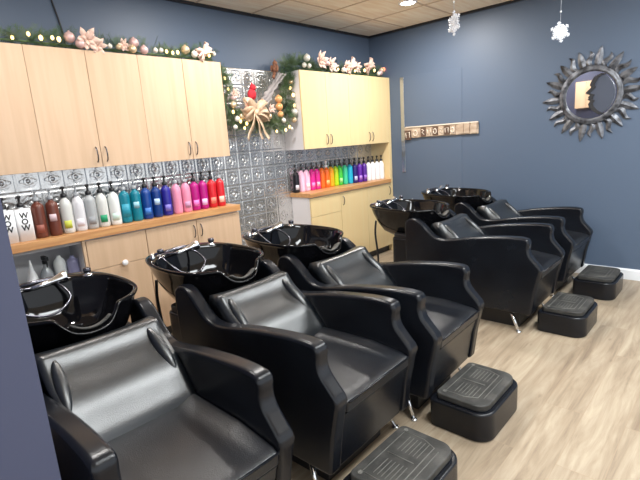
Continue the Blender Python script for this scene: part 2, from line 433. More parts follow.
    for s in (-1, 1):
        c = p0 + d*.60 + nrm*.010
        b_ = ball(bmesh.new(), (s*.192, c.x-Y0, c.y), 1, (.024, .026, .115), 20, 14, tilt @ Matrix.Rotation(s*-.10, 3, 'Y'))
        obj('side_bolster', b_, M['leather_worn'], back)
    # rear plumbing housing
    pr = roundrect(-.275, .275, -1.60-Y0, -1.325-Y0, (.02, .02, .05, .05))
    hs = obj('plumbing_housing', prism(bmesh.new(), pr, 'z', .0, .60), M['leather'], root, bevel=.012, seg=3, angle=60)
    obj('access_lid', prism(bmesh.new(), roundrect(-.262, .262, -1.478-Y0, -1.337-Y0, (.01, .01, .04, .04)), 'z', .596, .632), M['black_plastic'], hs, bevel=.006, seg=2, angle=60)
    obj('underseat_box', bx(-.20, .20, -2.38-Y0, -1.61-Y0, 0, .141), M['black_plastic'], root, smooth=False, bevel=.004)  # dark box filling the space between seat shell and floor
    # chrome legs
    for s in (-1, 1):
        bm = tube(bmesh.new(), [(s*.255, -2.33-Y0, .15), (s*.292, -2.405-Y0, .012)], [.013, .010], 14)
        leg = obj('leg', bm, M['chrome'], root)
        obj('foot', lathe(bmesh.new(), [(.018, 0), (.018, .008), (.012, .013), (0, .014)], 20, (s*.293, -2.407-Y0, 0)), M['chrome'], leg)
    # bowl
    half = [(0,-1.03,.862),(.10,-1.035,.862),(.175,-1.055,.860),(.23,-1.10,.857),(.264,-1.18,.853),(.284,-1.29,.849),(.288,-1.41,.846),(.272,-1.52,.842),(.225,-1.60,.838),(.168,-1.642,.837),(.130,-1.662,.833),(.106,-1.676,.803),(.066,-1.696,.768),(0,-1.706,.757)]
    ctrl = half + [(-x, y, z) for x, y, z in half[-2:0:-1]]
    rim = catmull(ctrl, 5, True)
    bm = bmesh.new(); rings = []
    oc = Vector((0, -1.38)); ic = Vector((0, -1.37))
    outer = [(.40, 0, .585), (.50, .02, .585), (.68, .16, .585), (.82, .42, .585), (.925, .72, .585), (.972, .90, .585), (.985, .925, .585), (1.0, .935, .585), (1.008, .965, .585), (1.002, .992, .585), (.985, 1.0, .585)]
    inner = [(.955, .995, .62), (.942, .975, .62), (.925, .90, .62), (.86, .62, .62), (.76, .34, .62), (.60, .13, .62), (.38, .04, .62), (.10, 0, .62)]
    for k, (t, h, zb) in enumerate(outer+inner):
        c = oc if k < len(outer) else ic
        ring = []
        for p in rim:
            tt = t
            if k >= len(outer):                      # wider deck towards the wall for the tap
                w = max(0, min(1, (p.y+1.25)/.2)); w = w*w*(3-2*w)
                tt = t*(1-.24*w)
            z = zb + (p.z-zb)*h
            ring.append(bm.verts.new((c.x+(p.x-c.x)*tt, c.y+(p.y-c.y)*tt-Y0, z)))
        rings.append(ring)
    n = len(rim)
    for a, b in zip(rings, rings[1:]):
        for i in range(n): bm.faces.new((a[i], a[(i+1) % n], b[(i+1) % n], b[i]))
    bm.faces.new(rings[0][::-1]); bm.faces.new(rings[-1])
    bowl = obj('shampoo_bowl', bm, M['ceramic'], root)
    obj('drain', lathe(bmesh.new(), [(.030, 0), (.032, .003), (.02, .005), (0, .004)], 20, (0, -1.37-Y0, .6205)), M['chrome'], bowl)
    obj('bowl_neck', lathe(bmesh.new(), [(.10, .60), (.085, .615), (.095, .64)], 24, (0, -1.40-Y0, -.03)), M['black_plastic'], bowl)
    # neck rest pad in the notch
    bm = bmesh.new(); g = []
    for i in range(13):
        u = i/12*2-1
        g.append([bm.verts.new((u*.075, y-Y0, z+.03*u*u)) for y, z in ((-1.69, .772), (-1.668, .767), (-1.645, .752), (-1.625, .733))])
    for i in range(12):
        for j in range(3): bm.faces.new((g[i][j], g[i+1][j], g[i+1][j+1], g[i][j+1]))
    obj('neck_rest', bm, M['rubber'], bowl, solid=.008)
    # taps and spray
    zd = .850
    for x, y in ((-.150, -1.13), (.185, -1.155)):
        t = obj('tap', lathe(bmesh.new(), [(.024, 0), (.024, .007), (.015, .011), (.013, .018), (.014, .020)], 20, (x, y-Y0, zd+.001)), M['chrome'], bowl)
        obj('tap_knob', lathe(bmesh.new(), [(.015, .0), (.019, .005), (.019, .020), (.015, .024), (0, .025)], 12, (x, y-Y0, zd+.020)), M['dark_chrome'], t)
    sp = obj('spray_head', lathe(bmesh.new(), [(.011, 0), (.013, .05), (.016, .10), (.026, .13), (.030, .15), (.028, .158), (0, .16)], 20, (-.07, -1.165-Y0, zd+.005), (.96, .1, .12)), M['chrome'], bowl)
    obj('spray_hose', tube(bmesh.new(), [(-.07,-1.165-Y0,zd+.005),(-.13,-1.185-Y0,zd+.02),(-.19,-1.215-Y0,zd+.03),(-.20,-1.275-Y0,zd+.0),(-.14,-1.325-Y0,zd-.07),(-.03,-1.305-Y0,zd-.10),(.06,-1.255-Y0,zd-.06),(.05,-1.185-Y0,zd-.008),(.02,-1.135-Y0,zd+.004)], .0055, 8, smooth=6), M['dark_chrome'], sp)
    obj('mixer_body', tube(bmesh.new(), [(-.12,-1.105-Y0,zd+.012),(-.05,-1.100-Y0,zd+.016),(.03,-1.100-Y0,zd+.016),(.10,-1.105-Y0,zd+.012)], [.008,.013,.013,.008], 12), M['dark_chrome'], bowl)
    obj('vacuum_breaker', lathe(bmesh.new(), [(.016, 0), (.016, .02), (.011, .025), (.011, .04), (0, .042)], 16, (-.215, -1.155-Y0, zd-.004)), M['chrome'], bowl)
    obj('supply_hose', tube(bmesh.new(), [(-.20,-1.13-Y0,.72),(-.205,-1.12-Y0,.60),(-.205,-1.14-Y0,.40),(-.20,-1.13-Y0,.2),(-.19,-1.14-Y0,.005)], .009, 8, smooth=4), M['black_plastic'], bowl)
    return root

unit = shampoo_unit()
labels = ['black leather shampoo chair with bowl, nearest, cut by the slate wall',
          'black leather shampoo chair with bowl, second from the slate wall at left',
          'black leather shampoo chair with bowl, third, in the middle of the row',
          'black leather shampoo chair with bowl, full side and chrome leg seen, fourth along',
          'black leather shampoo chair with bowl, farthest, nearest the dark right wall']
CX = [(-4.252, .036, -1.3), (-3.461, .036, 1.28), (-2.773, .01, 1.99), (-1.41, -.045, .6), (-.525, -.037, -1.2)]
units = []
for i, (x, dy, rz) in enumerate(CX):
    o = unit if i == 0 else copy_tree(unit)
    o.location = (x, Y0+dy, 0); o.rotation_euler = (0, 0, math.radians(rz)); o['label'] = labels[i]

def footrest():
    root = empty('footrest', (0, 0, 0), '', 'footrest', 'footrests in front of the shampoo chairs')
    P = lambda i: roundrect(-.222+i, .218-i, -.18+i, .128-i, (.085-i, .085-i, .03, .03), 8)
    obj('base', prism(bmesh.new(), P(0), 'z', 0, .148), M['leather'], root, bevel=.011, seg=3, angle=60)
    pad = obj('pad', prism(bmesh.new(), P(.024), 'z', .1475, .180), M['rubber'], root, bevel=.007, seg=3, angle=60)
    bm = bmesh.new()
    for k in range(9):
        y = -.100+k*.018
        for sx in (-1, 1):
            if 1 < k < 8: tube(bm, [(sx*.035, y, .1805), (sx*.135, y, .1805)], .0016, 5)
    tube(bm, [(0, -.07, .1805), (0, .05, .1805)], .002, 5)
    tube(bm, [(-.155, .075, .1805), (-.155, -.03, .1805), (-.13, -.09, .1805), (.13, -.09, .1805), (.155, -.03, .1805), (.155, .075, .1805)], .002, 5)
    tube(bm, [(-.12, -.115, .1805), (.12, -.115, .1805)], .0016, 5)
    tube(bm, [(-.15, .065, .1805), (.15, .065, .1805)], .0016, 5)
    obj('tread_pattern', bm, M['rubber_rib'], pad)
    for sx in (-1, 1):
        obj('screw', lathe(bmesh.new(), [(.010, 0), (.010, .003), (.006, .003), (.005, .0015), (0, .0015)], 14, (sx*.165, .067, .1795)), M['rubber_rib'], pad)
    return root
fr = footrest()
fl = ['black footrest with grooved grey tread, nearest, cut by the bottom edge',
      'black footrest with worn tread pad in front of the middle chair',
      'black footrest beside the chrome leg of the fourth chair',
      'black footrest farthest away, near the white baseboard']
for i, (x, y) in enumerate([(-3.525, -2.625), (-2.812, -2.61), (-1.375, -2.67), (-.495, -2.68)]):
    o = fr if i == 0 else copy_tree(fr)
    o.location = (x, y, 0); o['label'] = fl[i]

# ------------------------------------------------------------------ bottles
def color_mat(name, c, rough=.3):
    k = 'b_'+name
    if k not in M: M[k] = mat(name+'_bottle', srgb(*c), rough=rough, spec=.5)
    return M[k]
SH = {}
def bottle_shape(kind):
    if kind in SH: return SH[kind]
    bm = bmesh.new()
    if kind == 'square':
        pts = roundrect(-.0425, .0425, -.036, .036, (.01,)*4, 4)
        prism(bm, pts, 'z', 0, .175); lathe(bm, [(.014, .175), (.014, .186)], 16)
    elif kind == 'round':
        lathe(bm, [(.030, 0), (.034, .004), (.0355, .02), (.0355, .164), (.0345, .176), (.029, .187), (.019, .194), (.014, .199), (.0135, .210)], 24)
    elif kind == 'tall':
        lathe(bm, [(.031, 0), (.0345, .004), (.036, .02), (.036, .152), (.034, .170), (.027, .187), (.018, .197), (.0135, .203), (.0135, .212)], 24)
    elif kind == 'cone':
        lathe(bm, [(.040, 0), (.043, .005), (.041, .02), (.016, .12), (.010, .135), (.008, .15), (.003, .185), (0, .186)], 24)
    me = bpy.data.meshes.new('bottle_body'); bmesh.ops.recalc_face_normals(bm, faces=bm.faces[:]); bm.to_mesh(me); bm.free()
    for p in me.polygons: p.use_smooth = True
    SH[kind] = me; return me
def mesh_of(name, bm):
    bmesh.ops.recalc_face_normals(bm, faces=bm.faces[:]); me = bpy.data.meshes.new(name); bm.to_mesh(me); bm.free()
    for p in me.polygons: p.use_smooth = True
    return me
def pump_mesh():
    bm = bmesh.new()
    lathe(bm, [(.017, 0), (.018, .003), (.018, .018), (.012, .022), (.006, .024), (.006, .046), (.011, .048), (.012, .058), (.008, .062), (0, .063)], 18)
    tube(bm, [(0, 0, .055), (-.012, -.018, .057), (-.022, -.032, .051)], [.006, .005, .004], 8)
    return mesh_of('pump', bm)
PUMP = pump_mesh()
def label_mesh(z0, z1, r, half):
    bm = bmesh.new(); n = 10; a = []
    for i in range(n+1):
        t = -PI/2-.35 + (i/n*2-1)*half
        a.append([bm.verts.new((r*math.cos(t), r*math.sin(t), z)) for z in (z0, z1)] + [bm.verts.new(((r-.002)*math.cos(t), (r-.002)*math.sin(t), z)) for z in (z1, z0)])
    for p, q in zip(a, a[1:]):
        for k in range(4): bm.faces.new((p[k], q[k], q[(k+1) % 4], p[(k+1) % 4]))
    bm.faces.new(a[0]); bm.faces.new(a[-1][::-1])
    return mesh_of('label', bm)
LAB = {'big': label_mesh(.04, .12, .0372, .75), 'small': label_mesh(.085, .125, .0372, .55), 'low': label_mesh(.03, .075, .0372, .6), 'bars': None}
def text_mesh(s, size, depth=.0006):
    cu = bpy.data.curves.new('t', 'FONT'); cu.body = s; cu.size = size; cu.extrude = depth; cu.align_x = 'CENTER'; cu.align_y = 'CENTER'; cu.space_line = .78
    cu.shear = 0; cu.offset = .0012
    o = bpy.data.objects.new('t', cu); COL.objects.link(o)
    me = bpy.data.meshes.new_from_object(o.evaluated_get(bpy.context.evaluated_depsgraph_get())); bpy.data.objects.remove(o)
    return me
WOW = text_mesh('W\nO\nW', .043)
def bottle(kind, x, y, z, cname, col, pumpcol, label, group, lab=None, labcol=None, s=1., dz=0.):
    me = bottle_shape(kind).copy(); me.materials.clear(); me.materials.append(color_mat(cname, col))
    o = link(bpy.data.objects.new('pump_bottle' if pumpcol else 'bottle', me)); o.location = (x, y, z); o.scale = (s, s, s*(1+dz))
    tag(o, label, 'bottle', group)
    if pumpcol:
        pm = PUMP.copy(); pm.materials.append(M[pumpcol]); p = link(bpy.data.objects.new('pump', pm), o)
        p.location = (0, 0, {'square': .184, 'round': .206, 'tall': .208}[kind])
    if lab:
        lm = LAB[lab].copy(); lm.materials.append(color_mat('label_'+labcol[0], labcol[1], .5)); link(bpy.data.objects.new('label', lm), o)
    if kind == 'square':
        tm = WOW.copy(); tm.materials.clear(); tm.materials.append(M['black_plastic']); t = link(bpy.data.objects.new('lettering', tm), o)
        t.rotation_euler = (PI/2, 0, 0); t.location = (0, -.0364, .105)
    return o
GL = 'pump bottles on the left countertop'; GR = 'pump bottles on the right countertop'
wt = ('white', (232, 232, 234))
rowL = [
 ('square','snow white',(238,240,242),'black_plastic',None,None,'white square bottle with black slanted letters, at the far left end'),
 ('square','snow white',(238,240,242),'black_plastic',None,None,'white square bottle with black slanted letters, beside the brown bottle'),
 ('round','brown',(104,56,44),'glass_item','low',('brownred',(150,84,70)),'dark brown bottle with clear pump, beside the white square bottle'),
 ('round','brown',(104,56,44),'glass_item','small',('palepink',(214,190,196)),'dark brown bottle with a pale square label'),
 ('tall','pale grey',(206,208,204),'black_plastic','low',('yellow',(196,204,80)),'pale bottle with a yellow green square label'),
 ('tall','pale silver',(214,214,218),'glass_item','low',('lav',(226,222,232)),'pale grey bottle with clear pump and whitish label'),
 ('round','silver',(168,172,174),'black_plastic','low',('greyl',(150,154,158)),'silver grey bottle with black pump and grey label'),
 ('tall','pale grey',(206,208,204),'black_plastic','low',('green',(20,150,104)),'pale bottle with a bright green square label'),
 ('tall','pale white',(222,226,224),'black_plastic','low',('mint',(200,226,216)),'whitish bottle with black pump beside the teal bottle'),
 ('round','teal',(16,122,142),'glass_item','big',('teal2',(40,150,176)),'teal bottle with clear pump beside the whitish bottle'),
 ('round','teal',(14,116,136),'glass_item','small',('teal3',(150,200,216)),'teal bottle with a pale label beside the blue bottle'),
 ('round','blue',(14,62,138),'black_plastic','low',('blue2',(60,120,200)),'royal blue bottle with black pump beside the teal bottle'),
 ('round','navy blue',(12,52,122),'black_plastic','small',('blue3',(176,204,232)),'navy blue bottle with a pale square label'),
 ('round','indigo',(42,38,142),'black_plastic','low',('indigo2',(120,110,200)),'indigo bottle with black pump beside the pale pink one'),
 ('tall','pink',(226,142,172),'glass_item',None,None,'plain light pink bottle beside the indigo bottle'),
 ('tall','pink',(228,150,178),'glass_item','low',('plum',(186,140,176)),'light pink bottle with a small dark mark, beside the magenta bottle'),
 ('round','magenta',(176,18,122),'black_plastic','low',('mag2',(224,120,196)),'magenta bottle beside the light pink bottle'),
 ('round','magenta',(170,16,126),'black_plastic','low',('mag3',(232,190,232)),'magenta bottle with a pale label beside the red bottle'),
 ('round','red',(206,34,44),'black_plastic','low',('red2',(240,130,110)),'red bottle beside the magenta bottle'),
 ('round','red',(214,28,38),'glass_item','low',('red3',(246,196,180)),'red bottle with a pale label at the right end of the left counter'),
]
xsL = [-4.148, -4.055, -3.961, -3.878, -3.793, -3.714, -3.636, -3.554, -3.470, -3.388, -3.306, -3.222, -3.138, -3.051, -2.964, -2.877, -2.793, -2.710, -2.624, -2.540]
for x, (k, cn, c, pc, lb, lc, lab) in zip(xsL, rowL):
    bottle(k, x, -.19+random.uniform(-.004, .004), ZT+.0005, cn, c, pc, lab, GL, lb, lc, s=1.07, dz=.09)
rowR = [
 ('round','black',(22,20,28),'black_plastic','low',('wh',(200,196,206)),'black bottle with a small white label at the left end of the right counter'),
 ('tall','pale pink',(246,196,222),'black_plastic',None,None,'pale pink bottle beside the black bottle'),
 ('tall','pale pink',(244,190,220),'black_plastic','low',('ppk',(250,226,240)),'pale pink bottle beside the hot pink bottle'),
 ('round','hot pink',(222,40,148),'black_plastic','low',('hp',(240,130,196)),'hot pink bottle beside the pale pink bottle'),
 ('round','hot pink',(226,46,140),'black_plastic','low',('hp2',(246,170,190)),'hot pink bottle beside the orange bottle'),
 ('round','orange',(240,112,36),'black_plastic',None,None,'orange bottle beside the hot pink bottle'),
 ('round','orange',(242,128,34),'white_plastic','low',('or2',(250,180,110)),'orange bottle with a white pump'),
 ('round','amber yellow',(246,170,30),'black_plastic',None,None,'amber yellow bottle in the rainbow row'),
 ('round','lime',(178,216,30),'black_plastic',None,None,'lime yellow bottle beside the amber one'),
 ('round','green',(70,196,66),'black_plastic','low',('gr2',(160,226,140)),'green bottle in the rainbow row'),
 ('round','sea green',(60,196,150),'black_plastic',None,None,'sea green bottle beside the green one'),
 ('round','cyan',(30,170,206),'black_plastic',None,None,'cyan bottle in the rainbow row'),
 ('round','navy',(38,30,110),'black_plastic','low',('nv2',(190,190,226)),'navy bottle with a pale label between cyan and purple'),
 ('round','purple',(92,34,156),'black_plastic','low',('pu2',(170,120,214)),'purple bottle beside the navy one'),
 ('round','dark purple',(80,28,140),'black_plastic','low',('pu3',(150,100,200)),'dark purple bottle beside the white bottles'),
 ('tall','milk white',(236,234,236),'black_plastic',None,None,'white bottle with black pump beside the purple bottle'),
 ('tall','milk white',(236,234,236),'black_plastic',None,None,'second white bottle from the purple one at the right counter'),
 ('tall','milk white',(236,234,236),'black_plastic',None,None,'second white bottle from the end panel at the right counter'),
 ('tall','milk white',(236,234,236),'black_plastic',None,None,'white bottle against the end panel at the corner'),
]
xsR = [-1.492, -1.41, -1.328, -1.248, -1.168, -1.088, -1.008, -.930, -.852, -.774, -.697, -.620, -.544, -.468, -.393, -.320, -.248, -.176, -.104]
for i, (x, (k, cn, c, pc, lb, lc, lab)) in enumerate(zip(xsR, rowR)):
    bottle(k, x, -.072-max(0, i-9)*.013+random.uniform(-.002, .002), ZTR+.0005, cn, c, pc, lab, GR, lb, lc, s=.97, dz=.13)
# things in the open niche
GN = 'bottles in the open cabinet'; zn = .5605
def niche_bottle(x, y, kind, cn, c, label, sc):
    o = bottle(kind, x, y, zn, cn, c, None, label, GN, s=sc); return o
niche_bottle(-4.06, -.17, 'cone', 'snow white', (238,240,242), 'white cone shaped applicator bottle at left in the open cabinet', 1.35)
def spray_bottle(x, y, bodym, label):
    o = empty('spray_bottle', (x, y, zn), label, 'bottle', GN)
    obj('body', lathe(bmesh.new(), [(.035, 0), (.040, .005), (.040, .12), (.032, .15), (.015, .18), (.013, .20)], 20), bodym, o)
    bm = bmesh.new(); lathe(bm, [(.016, .199), (.016, .222), (.010, .226)], 16)
    box(bm, -.012, .012, -.055, .028, .226, .252); tube(bm, [(0, -.03, .228), (0, -.045, .21), (0, -.04, .18)], .005, 6)
    obj('trigger_head', bm, M['black_plastic'], o, bevel=.003)
    return o
spray_bottle(-3.965, -.13, M['glass_item'], 'clear spray bottle with black trigger in the open cabinet')
bottle('tall', -3.875, -.12, zn, 'pale white', (222,226,224), None, 'whitish bottle between the spray bottle and the lavender one', GN, s=1.1)
bottle('round', -3.80, -.15, zn, 'lavender grey', (150,150,184), None, 'lavender grey bottle at right in the open cabinet', GN, s=1.05)

# ------------------------------------------------------------------ garlands
def needles(bm, path, R, n, L=.045, seed=1):
    rnd = random.Random(seed); m = len(path)
    for _ in range(n):
        t = rnd.random()*(m-1.001); i = int(t); p = path[i].lerp(path[i+1], t-i); d = (path[i+1]-path[i]).normalized()
        a = rnd.uniform(0, 2*PI); u = d.orthogonal().normalized(); w = d.cross(u)
        out = (u*math.cos(a)+w*math.sin(a)); dirn = (out*rnd.uniform(.5, 1)+d*rnd.uniform(-.8, .8)).normalized()
        o = p+out*rnd.uniform(0, R*.45); LL = rnd.uniform(.7, 1.25)*R*.85
        # a sprig: stem with side needles
        side = dirn.cross(Vector((rnd.uniform(-1, 1), rnd.uniform(-1, 1), rnd.uniform(-1, 1)))).normalized()
        for k in range(7):
            b = o+dirn*LL*k/7
            for s in (-1, 1):
                nd = (dirn*.8+side*s*.8).normalized(); ln = L*rnd.uniform(.6, 1)*(1-.05*k)
                tip = b+nd*ln; ww = nd.cross(dirn).normalized().cross(nd)*.0022
                v = [bm.verts.new(b-ww), bm.verts.new(b+ww), bm.verts.new(tip)]; bm.faces.new(v)
    tube(bm, path, .006, 6)

def bow(parent, c, sc, m, tails=True, rot=0):
    bm = bmesh.new(); c = Vector(c)
    def strip(pts, w):
        pts = catmull(pts, 6); prev = None
        for i, p in enumerate(pts):
            d = (pts[min(i+1, len(pts)-1)]-pts[max(0, i-1)]).normalized()
            s = Vector((0, 1, 0)) if abs(d.y) < .8 else Vector((1, 0, 0))
            s = (s-d*s.dot(d)).normalized()*.5+d.cross(s)*.75; s = s.normalized()
            q = [bm.verts.new(c+sc*(p+s*w)), bm.verts.new(c+sc*(p-s*w))]
            if prev: bm.faces.new((prev[0], prev[1], q[1], q[0]))
            prev = q
    for a in (0, PI, .7, PI-.7, -.45, PI+.45):
        ca, sa = math.cos(a+rot), math.sin(a+rot)
        strip([(0, 0, 0), (.05*ca, -.03, .05*sa+.018), (.10*ca, -.035, .10*sa+.012), (.115*ca, -.01, .115*sa), (.06*ca, .01, .06*sa-.015), (0, 0, 0)], .028)
    if tails:
        for dx in (-.10, .03, .09):
            strip([(0, -.01, 0), (dx*.4, -.03, -.08), (dx*.8, -.02, -.15), (dx*1.1, -.03, -.20)], .026)
    ball(bm, c+Vector((0, -.02*sc, 0)), .02*sc)
    return obj('bow', bm, m, parent, solid=.0015)

def flower(parent, c, r, m, seed):
    rnd = random.Random(seed); bm = bmesh.new(); c = Vector(c)
    for ring, (n, k) in enumerate(((6, 1), (5, .65))):
        for i in range(n):
            a = 2*PI*i/n+rnd.uniform(-.2, .2)+ring*.5; d = Vector((math.cos(a), -.35-ring*.3, math.sin(a))).normalized(); s = d.cross(Vector((0, 1, 0))).normalized()
            L = r*k; pts = [(0, 0), (.35, .26), (.7, .22), (1, 0)]
            mid = [bm.verts.new(c+d*L*t+Vector((0, -.15*L*t*t, 0))) for t, _ in pts]
            l = [bm.verts.new(c+d*L*t+s*L*w+Vector((0, .02*L, 0))) for t, w in pts[1:3]]; rr = [bm.verts.new(c+d*L*t-s*L*w+Vector((0, .02*L, 0))) for t, w in pts[1:3]]
            for q in ((mid[0], mid[1], l[0]), (mid[0], rr[0], mid[1]), (mid[1], mid[2], l[1], l[0]), (mid[1], rr[0], rr[1], mid[2]), (mid[2], mid[3], l[1]), (mid[2], rr[1], mid[3])): bm.faces.new(q)
    return obj('flower', bm, m, parent, solid=.0012)

def garland(name_label, pts, R, n, items, seed, hang=None):
    pts = [Vector(p) for p in pts]; org = pts[len(pts)//2].copy()
    root = empty('garland', org, name_label, 'garland', 'pine garlands with baubles on the cabinets')
    path = catmull([p-org for p in pts], 8)
    bm = bmesh.new(); needles(bm, path, R*1.15, int(n*1.5), L=.05, seed=seed)
    for v in bm.verts:
        p = v.co+org; p.y = min(p.y, -.026)
        if hang: p.x = min(max(p.x, -2.4595), -1.5425); p.z = min(p.z, 2.17)
        else: p.z = max(p.z, 2.136); p.x = min(p.x, -.03)
        v.co = p-org
    f = obj('foliage', bm, M['needle'], root, smooth=False)
    for it in items:
        kind, x, y, z, r = it[:5]; c = Vector((x, y, z))-org
        if kind in ('gold', 'pinkb', 'pearl', 'amber'):
            bm = ball(bmesh.new(), c, r, seg=20, rings=14); lathe(bm, [(r*.22, 0), (r*.22, r*.2), (0, r*.22)], 10, c+Vector((0, 0, r*.95)))
            obj('bauble', bm, M[kind], root)
        elif kind == 'bulb': obj('fairy_light', ball(bmesh.new(), c, r, (1, 1, 1.4), 10, 8), M['bulb'], root)
        elif kind == 'redbulb': obj('fairy_light', ball(bmesh.new(), c, r, (1, 1, 1.3), 10, 8), M['redglow'], root)
        elif kind == 'flower': flower(root, c, r, M['petal'], int(abs(x)*1000))
        elif kind == 'bow': bow(root, c, r, M['ribbon'], it[5] if len(it) > 5 else False)
        elif kind == 'leafbow': bow(root, c, r, M['petal'], False, .6)
    return root, org

zt = 2.13
itemsL = [('bulb',-3.84,-.25,2.20,.010),('bulb',-3.78,-.27,2.18,.012),('bulb',-3.71,-.26,2.19,.010),('bulb',-3.68,-.28,2.18,.012),('bulb',-3.93,-.25,2.17,.009),
 ('pinkb',-3.605,-.255,2.205,.034),('pinkb',-3.55,-.27,2.168,.030),('flower',-3.50,-.27,2.20,.085),('flower',-3.44,-.265,2.165,.065),
 ('pinkb',-3.17,-.25,2.215,.034),('gold',-3.20,-.28,2.165,.028),('pinkb',-3.11,-.27,2.17,.030),('flower',-3.25,-.25,2.19,.05),('pearl',-3.02,-.27,2.175,.018),('pearl',-2.975,-.27,2.18,.017),
 ('bulb',-2.93,-.27,2.175,.010),('bulb',-2.88,-.27,2.17,.010),('bulb',-2.83,-.26,2.18,.011),
 ('gold',-2.755,-.25,2.205,.034),('pearl',-2.69,-.27,2.175,.026),('leafbow',-2.60,-.27,2.19,.62),('pinkb',-2.63,-.26,2.205,.026),('pearl',-2.505,-.27,2.195,.018),('bulb',-2.56,-.28,2.175,.01),('gold',-3.30,-.28,2.17,.018),('pearl',-3.36,-.28,2.17,.016)]
gA, _ = garland('pine garland with pink baubles lying along the top of the left wall cabinets', [(-4.4,-.18,2.165),(-4.0,-.20,2.165),(-3.6,-.19,2.168),(-3.2,-.20,2.162),(-2.8,-.19,2.165),(-2.5,-.20,2.165)], .085, 430, itemsL, 3)
itemsR = [('pearl',-1.385,-.25,2.255,.034),('pearl',-1.45,-.27,2.18,.024),('pearl',-1.39,-.28,2.175,.022),('flower',-1.20,-.26,2.245,.10),('flower',-1.05,-.27,2.205,.09),('pinkb',-1.12,-.27,2.22,.03),
 ('flower',-.80,-.27,2.20,.08),('leafbow',-.72,-.27,2.21,.75),('flower',-.60,-.26,2.215,.07),('pearl',-.86,-.28,2.17,.026),('leafbow',-.36,-.25,2.235,.75),('bulb',-.47,-.27,2.19,.013),('bulb',-.28,-.27,2.20,.013),
 ('pinkb',-.15,-.26,2.185,.032),('gold',-.11,-.25,2.215,.03),('pearl',-.20,-.27,2.17,.024),('redbulb',-.02,-.22,2.235,.018),('bulb',-.66,-.28,2.17,.01),('bulb',-.95,-.28,2.17,.01)]
gB, _ = garland('pine garland with white and blush flowers along the top of the right wall cabinets', [(-1.62,-.17,2.17),(-1.45,-.19,2.195),(-1.2,-.19,2.18),(-.85,-.19,2.17),(-.45,-.19,2.17),(-.08,-.18,2.175)], .09, 380, itemsR, 5)
itemsC = [('bulb',-2.37,-.20,2.02,.010),('bulb',-2.36,-.22,1.93,.010),('pinkb',-2.31,-.21,1.86,.028),('gold',-2.33,-.23,1.80,.028),('bulb',-2.34,-.23,1.74,.012),('pearl',-2.31,-.24,1.68,.024),('bulb',-2.27,-.23,1.66,.012),('bulb',-2.21,-.24,1.64,.012),
 ('pearl',-2.34,-.24,1.61,.02),('bulb',-2.24,-.24,1.60,.010),('gold',-2.25,-.23,1.70,.026),('bow',-2.11,-.24,1.735,1.2,True),('gold',-1.99,-.24,1.72,.030),('gold',-1.93,-.23,1.70,.028),
 ('amber',-1.765,-.20,1.86,.036),('amber',-1.765,-.20,1.79,.036),('amber',-1.755,-.20,1.72,.030),('pearl',-1.74,-.22,1.66,.024),('bulb',-1.585,-.22,1.90,.014),('bulb',-1.58,-.22,1.80,.012),('pearl',-1.59,-.22,1.74,.036),('gold',-1.60,-.22,1.665,.028),
 ('bulb',-1.67,-.22,1.60,.011),('bulb',-1.74,-.24,1.57,.012),('bulb',-1.86,-.24,1.56,.010),('pearl',-1.64,-.22,1.58,.016),('gold',-1.58,-.2,2.03,.022),('bulb',-1.60,-.2,1.97,.012),('flower',-2.03,-.22,1.80,.05),('flower',-1.90,-.23,1.77,.05),('flower',-2.30,-.22,1.90,.05)]
gC, _ = garland('draped pine garland with a champagne bow hanging between the two cabinet runs', [(-2.40,-.15,2.08),(-2.385,-.17,2.0),(-2.37,-.17,1.86),(-2.33,-.17,1.73),(-2.20,-.17,1.66),(-1.95,-.17,1.62),(-1.75,-.17,1.63),(-1.66,-.17,1.72),(-1.64,-.17,1.86),(-1.62,-.17,2.0),(-1.60,-.17,2.10)], .078, 470, itemsC, 9, True)
# mesh ribbon from the upper right down to the bow
bm = bmesh.new(); prev = None; pts = catmull([(-1.70,-.20,2.10),(-1.80,-.18,1.98),(-1.90,-.19,1.87),(-2.00,-.19,1.80),(-2.07,-.21,1.745)], 10)
for i, p in enumerate(pts):
    w = .065+.010*math.sin(i*1.3); q = []
    for k in range(9):
        u = k/8*2-1; q.append(bm.verts.new(p+Vector((u*w*.75, -.018*math.sin(u*7+i*.3), u*w*-.25+u*.012))))
    if prev:
        for k in range(8): bm.faces.new((prev[k], prev[k+1], q[k+1], q[k]))
    prev = q
tag(obj('mesh_ribbon', bm, M['tulle'], solid=.001), 'grey mesh ribbon slanting down from the garland to the champagne bow', 'ribbon')

def bird(x, y, z, sc, body, label, rz):
    r = empty('bird_ornament', (x, y, z), label, 'ornament', None, rz)
    bm = bmesh.new(); ball(bm, (0, 0, .045*sc), .045*sc, (.8, .75, 1.05)); ball(bm, (.012*sc, 0, .10*sc), .027*sc)
    lathe(bm, [(.012*sc, 0), (0, .03*sc)], 8, (.01*sc, 0, .118*sc), (-.3, 0, 1))
    obj('body', bm, body, r)
    obj('beak', lathe(bmesh.new(), [(.008*sc, 0), (0, .02*sc)], 8, (.035*sc, 0, .10*sc), (1, 0, -.1)), M['amber'], r)
    bm = bmesh.new(); prism(bm, [(-.02*sc, .02*sc), (-.07*sc, -.06*sc), (-.05*sc, -.075*sc), (.0, .0)], 'y', -.012*sc, .012*sc); obj('tail', bm, body, r)
    for s in (-1, 1): obj('wing', ball(bmesh.new(), (-.008*sc, s*.034*sc, .045*sc), .035*sc, (.7, .3, 1.1)), body, r)
    for s in (-1, 1): obj('leg', tube(bmesh.new(), [(.0, s*.012*sc, .01*sc), (.004*sc, s*.014*sc, -.022*sc)], .003*sc, 6), M['cord'], r)
    return r
bird(-2.08, -.19, 1.845, 1.1, M['red'], 'small red bird ornament perched on the draped garland above the bow', -.6)
bird(-1.78, -.20, 2.10, .85, M['brown'], 'small brown bird ornament at the upper end of the grey mesh ribbon', .4)
